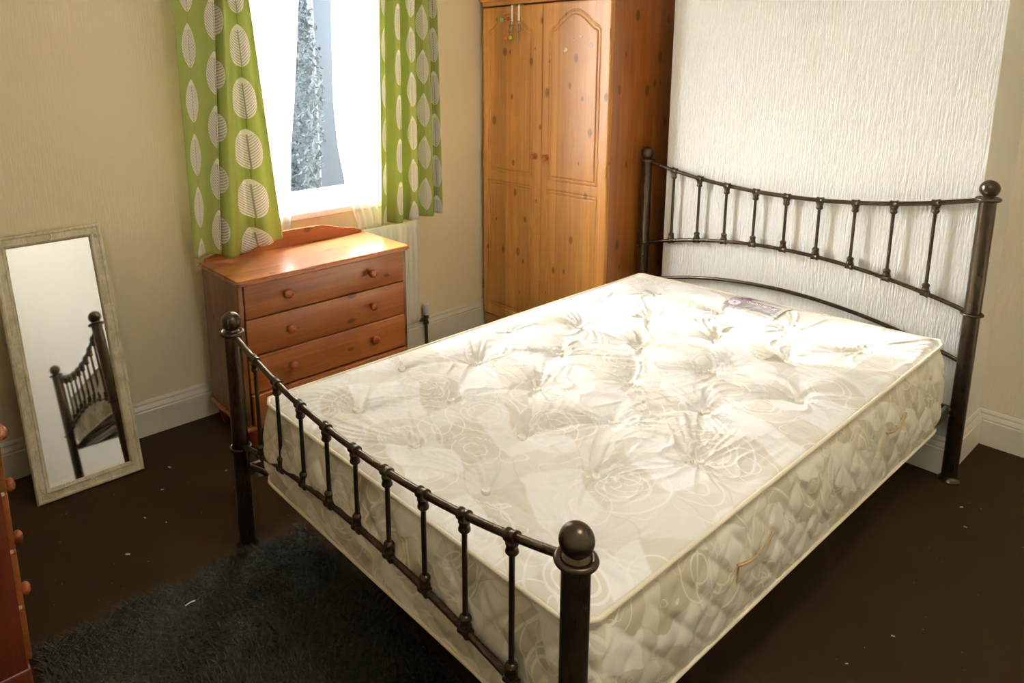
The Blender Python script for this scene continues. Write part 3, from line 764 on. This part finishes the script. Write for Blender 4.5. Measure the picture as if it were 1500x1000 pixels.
def mattress_mesh():
    na, nb = 250, 400
    A, B = np.meshgrid(np.linspace(-1, 1, na), np.linspace(-1, 1, nb)); X, Y = plan(A, B)
    Z = ztop(X, Y); V = [np.stack([X, Y, Z], -1).reshape(-1, 3)]
    UV = [np.stack([X, Y], -1).reshape(-1, 2)]
    F = [(j*na+i, j*na+i+1, (j+1)*na+i+1, (j+1)*na+i) for j in range(nb-1) for i in range(na-1)]
    loop = [i for i in range(na)] + [(j)*na+na-1 for j in range(1, nb)] + [(nb-1)*na+i for i in range(na-2, -1, -1)] + [j*na for j in range(nb-2, 0, -1)]
    L = len(loop); P0 = V[0][loop]; c = P0[:, :2]
    tan = np.roll(c, -1, 0)-np.roll(c, 1, 0); tan /= np.linalg.norm(tan, axis=1)[:, None]+1e-9
    nrm = np.stack([tan[:, 1], -tan[:, 0]], 1)
    k = np.ones(7)/7
    for q in (0, 1):
        nrm[:, q] = np.convolve(np.concatenate([nrm[-3:, q], nrm[:, q], nrm[:3, q]]), k, 'valid')
    nrm /= np.linalg.norm(nrm, axis=1)[:, None]
    s = np.concatenate([[0], np.cumsum(np.linalg.norm(np.diff(c, axis=0), axis=1))])
    rows = 44; base = len(V[0]); mats = [0]*len(F)
    ty = np.clip((c[:, 1]-.05)/1.8, 0, 1)
    right = np.clip((c[:, 0]-1.0)/.2, 0, 1)
    zb = .276 - right*(.010+.034*ty**1.3)*1.0
    front = np.clip(1-(c[:, 1]-.02)/.1, 0, 1)
    zb = zb+front*(.018*(1-np.clip(c[:, 0]/1.3, 0, 1)))
    for r in range(1, rows+1):
        t = r/rows; z0 = P0[:, 2]-.004
        z = z0+(zb-z0)*t
        bul = .017*math.sin(math.pi*min(t*1.05, 1))**.8 + .016*t
        quilt = 0
        # diamond stitching
        p1 = (s/.098+z/.098); p2 = (s/.098-z/.098)
        g = np.minimum(np.abs(p1-np.round(p1)), np.abs(p2-np.round(p2)))*.098*.7
        fade = np.clip((t-.10)/.1, 0, 1)*np.clip((1-t)/.08, 0, 1)
        quilt = (.0065*(1-np.exp(-(g/.010)**1.1))-.0035)*fade
        wav = .0022*np.sin(s*41+z*30)*np.sin(z*67+s*9)*fade
        fold = -.004*np.exp(-((t-.06)/.03)**2)
        dd = bul+quilt+wav+fold
        XY = c+nrm*dd[:, None] if not np.isscalar(dd) else c+nrm*dd
        V.append(np.column_stack([XY, z])); UV.append(np.column_stack([s, z]))
    for r in range(rows):
        for i in range(L):
            j = (i+1) % L
            a = loop[i] if r == 0 else base+(r-1)*L+i; b = loop[j] if r == 0 else base+(r-1)*L+j
            F.append((a, base+r*L+i, base+r*L+j, b)); mats.append(1)
    b2 = base+rows*L
    # underside: a lip then flat at .283
    XY = c-nrm*.055; V.append(np.column_stack([XY, np.full(L, .2835)])); UV.append(np.column_stack([s, np.full(L, .27)]))
    lo = base+(rows-1)*L
    for i in range(L): j = (i+1) % L; F.append((lo+i, b2+i, b2+j, lo+j)); mats.append(1)
    F.append(tuple(b2+i for i in range(L))); mats.append(1)
    me = mesh('mattress', np.concatenate(V), F, True, np.concatenate(UV), 180)
    me.polygons.foreach_set('material_index', mats)
    return me, P0, nrm, zb, s
def damask(name, base, satin, line, side=False):
    M = Mat(name); tc = M.n('TexCoord'); mp = M.n('Mapping'); M.l(tc.outputs['UV'], mp.inputs[0]); uv = mp.outputs[0]; mp.inputs['Scale'].default_value = (1.7, 1.7, 1) if side else (1, 1, 1)
    sp = M.n('SeparateXYZ'); M.l(uv, sp.inputs[0])
    wob = M.noise(uv, 3.2, 2)
    wob2 = M.noise(uv, 7, 1)
    # broad bands of satin swinging across the ticking
    a = M.math('ADD', M.math('MULTIPLY', sp.outputs[0], 1.4), M.math('MULTIPLY', sp.outputs[1], 3.4))
    a = M.math('ADD', a, M.math('MULTIPLY', wob, 1.1))
    band = M.ramp(M.math('ABSOLUTE', M.math('SUBTRACT', M.math('FRACT', a), .5)), [(.235, 0.0), (.26, 1.0)])
    b = M.math('ADD', M.math('MULTIPLY', sp.outputs[0], 3.3), M.math('MULTIPLY', sp.outputs[1], -.9)); b = M.math('ADD', b, M.math('MULTIPLY', wob, .9))
    band2 = M.ramp(M.math('ABSOLUTE', M.math('SUBTRACT', M.math('FRACT', b), .5)), [(.33, 0.0), (.35, 1.0)])
    pat = M.math('ABSOLUTE', M.math('SUBTRACT', band, M.math('MULTIPLY', band2, .55)))
    # scribbled loops: rings round jittered centres, three radii
    def rings(scale, radii, wdt, seed):
        mp2 = M.n('Mapping'); M.l(tc.outputs['UV'], mp2.inputs[0]); mp2.inputs['Location'].default_value = (seed, seed*.7, 0)
        vn = M.n('VectorMath'); vn.operation = 'ADD'; nn = M.n('TexNoise'); M.l(tc.outputs['UV'], nn.inputs['Vector']); nn.inputs['Scale'].default_value = 6
        sc_ = M.n('VectorMath'); sc_.operation = 'SCALE'; M.l(nn.outputs['Color'], sc_.inputs[0]); sc_.inputs['Scale'].default_value = .035
        M.l(mp2.outputs[0], vn.inputs[0]); M.l(sc_.outputs[0], vn.inputs[1])
        vo = M.n('TexVoronoi'); vo.voronoi_dimensions = '2D'; M.l(vn.outputs[0], vo.inputs['Vector']); vo.inputs['Scale'].default_value = scale; vo.inputs['Randomness'].default_value = .75
        out = None
        for r_ in radii:
            g = M.math('LESS_THAN', M.math('ABSOLUTE', M.math('SUBTRACT', vo.outputs['Distance'], r_)), wdt)
            out = g if out is None else M.math('MAXIMUM', out, g)
        return out
    rg = M.math('MAXIMUM', rings(3.6, (.15, .21, .36), .010, 3.1), rings(4.6, (.13, .28), .009, 8.4))
    g = M.math('LESS_THAN', M.math('ABSOLUTE', M.math('SUBTRACT', M.math('FRACT', M.math('ADD', M.math('MULTIPLY', wob2, 3.0), M.math('MULTIPLY', sp.outputs[0], 2.0))), .5)), .012)
    rg = M.math('MAXIMUM', rg, g)
    fine = M.noise(uv, 260, 1)
    col = M.mix(pat, base, satin); col = M.mix(M.math('MULTIPLY', rg, .7), col, line)
    M.set(col, M.math('SUBTRACT', .62, M.math('MULTIPLY', pat, .24)), spec=.35)
    M.b.inputs['Sheen Weight'].default_value = .15
    h = M.math('ADD', M.math('MULTIPLY', rg, .8), M.math('ADD', M.math('MULTIPLY', pat, .35), M.math('MULTIPLY', fine, .25)))
    M.bump(h, .25, .0012)
    return M.m
m_tick = damask('ivory_damask', C((224, 218, 203)), C((241, 239, 233)), C((248, 246, 240)))
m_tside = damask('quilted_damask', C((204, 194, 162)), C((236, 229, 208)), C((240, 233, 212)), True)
mm, P0, nrm, zbm, sarc = mattress_mesh()
mat_o = add_obj('mattress', mm, [m_tick, m_tside]); tag(mat_o, 'bare cream damask tufted mattress lying on the metal bed frame', 'mattress')
M = Mat('cream_piping'); M.set(C((232, 220, 190)), .6); m_pipe2 = M.m
stp = 6
MB().tube([(P0[i, 0]+nrm[i, 0]*.004, P0[i, 1]+nrm[i, 1]*.004, P0[i, 2]+.001) for i in range(0, len(P0), stp)], .0052, 8, True).build('piping', m_pipe2, mat_o, angle=180)
MB().tube([(P0[i, 0]+nrm[i, 0]*.0165, P0[i, 1]+nrm[i, 1]*.0165, zbm[i]+.003) for i in range(0, len(P0), stp)], .0050, 8, True).build('piping', m_pipe2, mat_o, angle=180)
M = Mat('tuft_button'); M.set(C((238, 233, 219)), .5); m_btn = M.m
for (tx, ty, ks, am) in TUF:
    z = float(ztop(np.array([tx]), np.array([ty]))[0]) + .0075
    MB().lathe([(.0005, .0030), (.0055, .0030), (.0072, .0055), (.0098, .0058), (.0115, .003), (.0115, -.001), (.010, -.004)], (tx, ty, z), 'z', 18).build('tuft_button', m_btn, mat_o, angle=60)
# side handles on the right: stitched cloth loops
M = Mat('handle_webbing'); nz = M.noise(M.coord(), 60, 2); M.set(M.mix(nz, C((198, 168, 118)), C((172, 138, 88))), .7); m_hnd = M.m
def side_at(y, z):
    i = int(np.argmin(np.abs(P0[:, 1]-y)+(P0[:, 0] < 1)*9)); return P0[i, 0]
for y in (.60, 1.42):
    xs = side_at(y, 0)+.024; pts = []
    L_ = .15
    V = []; F = []; n = 26
    for i in range(n):
        t = i/(n-1); yy = y-L_/2+L_*t; lift = .007*math.sin(math.pi*t)**.6; zc = .405+.010*t-.012*math.sin(math.pi*t)
        for (dz, dx) in ((-.013, 0), (-.011, .0018), (.011, .0018), (.013, 0)): V.append((xs+lift+dx-.003, yy, zc+dz))
    for i in range(n-1):
        for k in range(3): F.append((i*4+k, i*4+k+1, (i+1)*4+k+1, (i+1)*4+k))
    o = add_obj('side_handle', mesh('side_handle', V, F, True, None, 180), m_tside, mat_o); solid(o, .0022)
    ed = MB().tube([(xs+.007*math.sin(math.pi*i/(n-1))**.6+.001, y-L_/2+L_*i/(n-1), .405+.010*i/(n-1)-.012*math.sin(math.pi*i/(n-1))+.0135) for i in range(n)], .0029, 8)
    ed.tube([(xs+.001, y-L_/2, .372), (xs+.002, y-L_/2+.002, .405), (xs+.001, y-L_/2+.004, .420)], .0022, 6)
    ed.build('handle_binding', m_hnd, o)
# maker's label sewn on the head end
def label_patch():
    x0, x1, y0, y1 = .592, .792, 1.655, 1.825; nx, ny = 80, 68; V = []; F = []; mi = []
    for j in range(ny+1):
        for i in range(nx+1):
            x = x0+(x1-x0)*i/nx; y = y0+(y1-y0)*j/ny + .004*math.sin(i/nx*3.1)
            V.append((x, y, 0))
    Va = np.array(V)
    zz = np.zeros(len(Va))
    for dx, dy in ((0, 0), (.006, 0), (-.006, 0), (0, .006), (0, -.006)): zz = np.maximum(zz, ztop(Va[:, 0]+dx, Va[:, 1]+dy))
    Va[:, 2] = zz+.0015
    for j in range(ny):
        for i in range(nx):
            u_, v_ = (i+.5)/nx, (j+.5)/ny; k = 0
            if v_ > .60 or u_ > .93 or v_ < .06: k = 1
            if .08+.0 < u_-(v_-.6)*.2 < .30 and .52 < v_ < .90: k = 2
            if .30 < u_ < .86 and (.50 < v_ < .535 or .405 < v_ < .43 or (.455 < v_ < .48 and (i*7 % 5) < 3 and u_ < .8)): k = 3
            if .30 < u_ < .86 and k != 3 and .40 < v_ < .53: k = 4
            if .30 < u_ < .34 and .56 < v_ < .6: k = 2
            if ((u_-.14)/.105)**2+((v_-.27)/.125)**2 < 1: k = 4
            if ((u_-.14)/.018)**2+((v_-.27)/.03)**2 < 1: k = 3
            F.append((j*(nx+1)+i, j*(nx+1)+i+1, (j+1)*(nx+1)+i+1, (j+1)*(nx+1)+i)); mi.append(k)
    me = mesh('maker_label', Va, F, True, None, 180); me.polygons.foreach_set('material_index', mi); return me
o = add_obj('maker_label', label_patch(), [Mat('label_grey').set(C((176, 170, 172)), .5).m, Mat('label_pale').set(C((212, 207, 200)), .5).m, Mat('label_plum').set(C((150, 96, 132)), .5).m,
     Mat('label_print').set(C((120, 70, 98)), .5).m, Mat('label_white').set(C((232, 224, 228)), .5).m], mat_o)
o['label'] = 'grey and plum sewn maker label'; solid(o, .0008)

# ------------------------------------------------------------------ shaggy rug and carpet specks
def rug():
    x0, x1, y0, y1 = .055, 1.18, -.595, .165; g = np.random.default_rng(11); N = 40000
    bx = g.uniform(x0, x1, N); by = g.uniform(y0, y1, N)
    edge = .012*np.sin(by*23)+.010*np.sin(by*57+1); bx = np.where(bx < x0+.03, bx+edge, bx)
    V = np.zeros((N, 6, 3)); 
    ang = g.uniform(0, 6.28, N)*.55+1.9+1.2*np.sin(bx*9+by*6); ln = g.uniform(.028, .050, N); lean = g.uniform(.55, 1.25, N); wd_ = g.uniform(.0012, .0024, N)
    dx, dy = np.cos(ang), np.sin(ang); px, py = -dy, dx
    for k, t in enumerate((0, .55, 1.0)):
        hx = bx+dx*ln*np.sin(lean*t)*t; hy = by+dy*ln*np.sin(lean*t)*t; hz = .006+ln*np.cos(lean*t*.9)*t*.72
        ww = wd_*(1, .85, .15)[k]
        V[:, 2*k] = np.stack([hx-px*ww, hy-py*ww, hz], -1); V[:, 2*k+1] = np.stack([hx+px*ww, hy+py*ww, hz], -1)
    Va = V.reshape(-1, 3); b_ = np.arange(N)[:, None]*6
    F = np.concatenate([b_+np.array([0, 1, 3, 2]), b_+np.array([2, 3, 5, 4])])
    me = bpy.data.meshes.new('pile'); me.vertices.add(len(Va)); me.vertices.foreach_set('co', Va.ravel())
    me.loops.add(F.size); me.loops.foreach_set('vertex_index', F.ravel().astype(np.int32)); me.polygons.add(len(F))
    me.polygons.foreach_set('loop_start', np.arange(0, F.size, 4, dtype=np.int32)); me.update(calc_edges=True)
    Mr = Mat('shag_fibre'); n_ = Mr.noise(Mr.coord(), 8, 3); n2_ = Mr.noise(Mr.coord((1, 1, 1)), 300, 1)
    c_ = Mr.mix(n_, C((46, 44, 30)), C((80, 76, 50))); Mr.set(Mr.mix(Mr.math('MULTIPLY', n2_, .8), c_, C((40, 36, 28))), .55, spec=.25)
    t = empty('shag_rug', ((x0+x1)/2, (y0+y1)/2, 0)); tag(t, 'dark grey-green shaggy rug lying under the foot of the bed', 'rug')
    lo = (-(x0+x1)/2, -(y0+y1)/2, 0)
    MB().box((x0, y0, 0), (x1, y1, .008), .003).build('backing', Mat('rug_backing').set(C((26, 24, 20)), 1).m, t, lo)
    o = add_obj('pile', me, Mr.m, t, lo); o['kind'] = 'stuff'
rug()
m_spk = Mat('white_scrap').set(C((200, 190, 170)), .8).m
SPK = [(-.60, -.03, .008, .4), (-.474, -.10, .006, 1.2), (-.28, -.155, .004, 0), (-.44, .12, .004, 2), (-.20, -.30, .008, .8), (.48, .30, .003, 0), (1.42, 1.10, .005, .5), (1.38, .92, .004, 1), (1.40, 1.75, .005, 0), (1.55, 1.85, .004, 0), (1.36, 1.86, .006, 1), (-.35, -.2, .005, .3)]
for (x, y, s_, a) in SPK:
    o = MB().box((-s_*.9, -s_*.4, 0), (s_*.9, s_*.4, .0015), .0005).build('paper_scrap', m_spk, None, (x, y, .0005)); o.rotation_euler = (0, 0, a)
    tag(o, 'tiny pale scrap lying on the brown carpet', 'scrap', 'pale scraps on the carpet')
V = []; F = []
for i in range(420):
    x, y = random.uniform(-.85, 2.4), random.uniform(-.6, 2.3)
    if x > 1.3 or y < .3: pass
    else: continue
    s_ = random.uniform(.0008, .0019); a = random.uniform(0, 3); k = len(V); c_, n_ = math.cos(a)*s_, math.sin(a)*s_
    V += [(x-c_, y-n_, .0008), (x+n_*.5, y-c_*.5, .0022), (x+c_, y+n_, .0008), (x-n_*.5, y+c_*.5, .0022)]; F.append((k, k+1, k+2, k+3))
o = add_obj('carpet_lint', mesh('carpet_lint', V, F, False), m_spk); tag(o, 'fine pale lint sprinkled over the dark brown carpet', 'lint', kind='stuff')
o = MB().tube([(.178, -.262, .044), (.182, -.248, .050), (.180, -.236, .047)], .0016, 6).build('white_sliver', Mat('white_sliver').set(C((235, 235, 235)), .5).m)
tag(o, 'short white sliver caught in the shaggy rug pile', 'scrap')

# ------------------------------------------------------------------ unseen ceiling lamp, added as fill light for the room
lp = empty('added_fill_lamp', (1.75, .25, H)); tag(lp, 'round white fill lamp added out of view on the ceiling', 'lamp')
MB().lathe([(.06, 0), (.06, -.02), (.03, -.03)], (0, 0, 0)).build('ceiling_rose', m_upvc, lp)
Me = Mat('fill_lamp_glow'); Me.set((.95, .93, .88, 1), .4); Me.b.inputs['Emission Color'].default_value = (1, .96, .91, 1); Me.b.inputs['Emission Strength'].default_value = 12
MB().lathe([(.04, -.03), (.12, -.04), (.17, -.07), (.17, -.10), (.12, -.135), (.05, -.15), (.001, -.152)], (0, 0, 0), 'z', 32).build('lamp_shade', Me.m, lp)
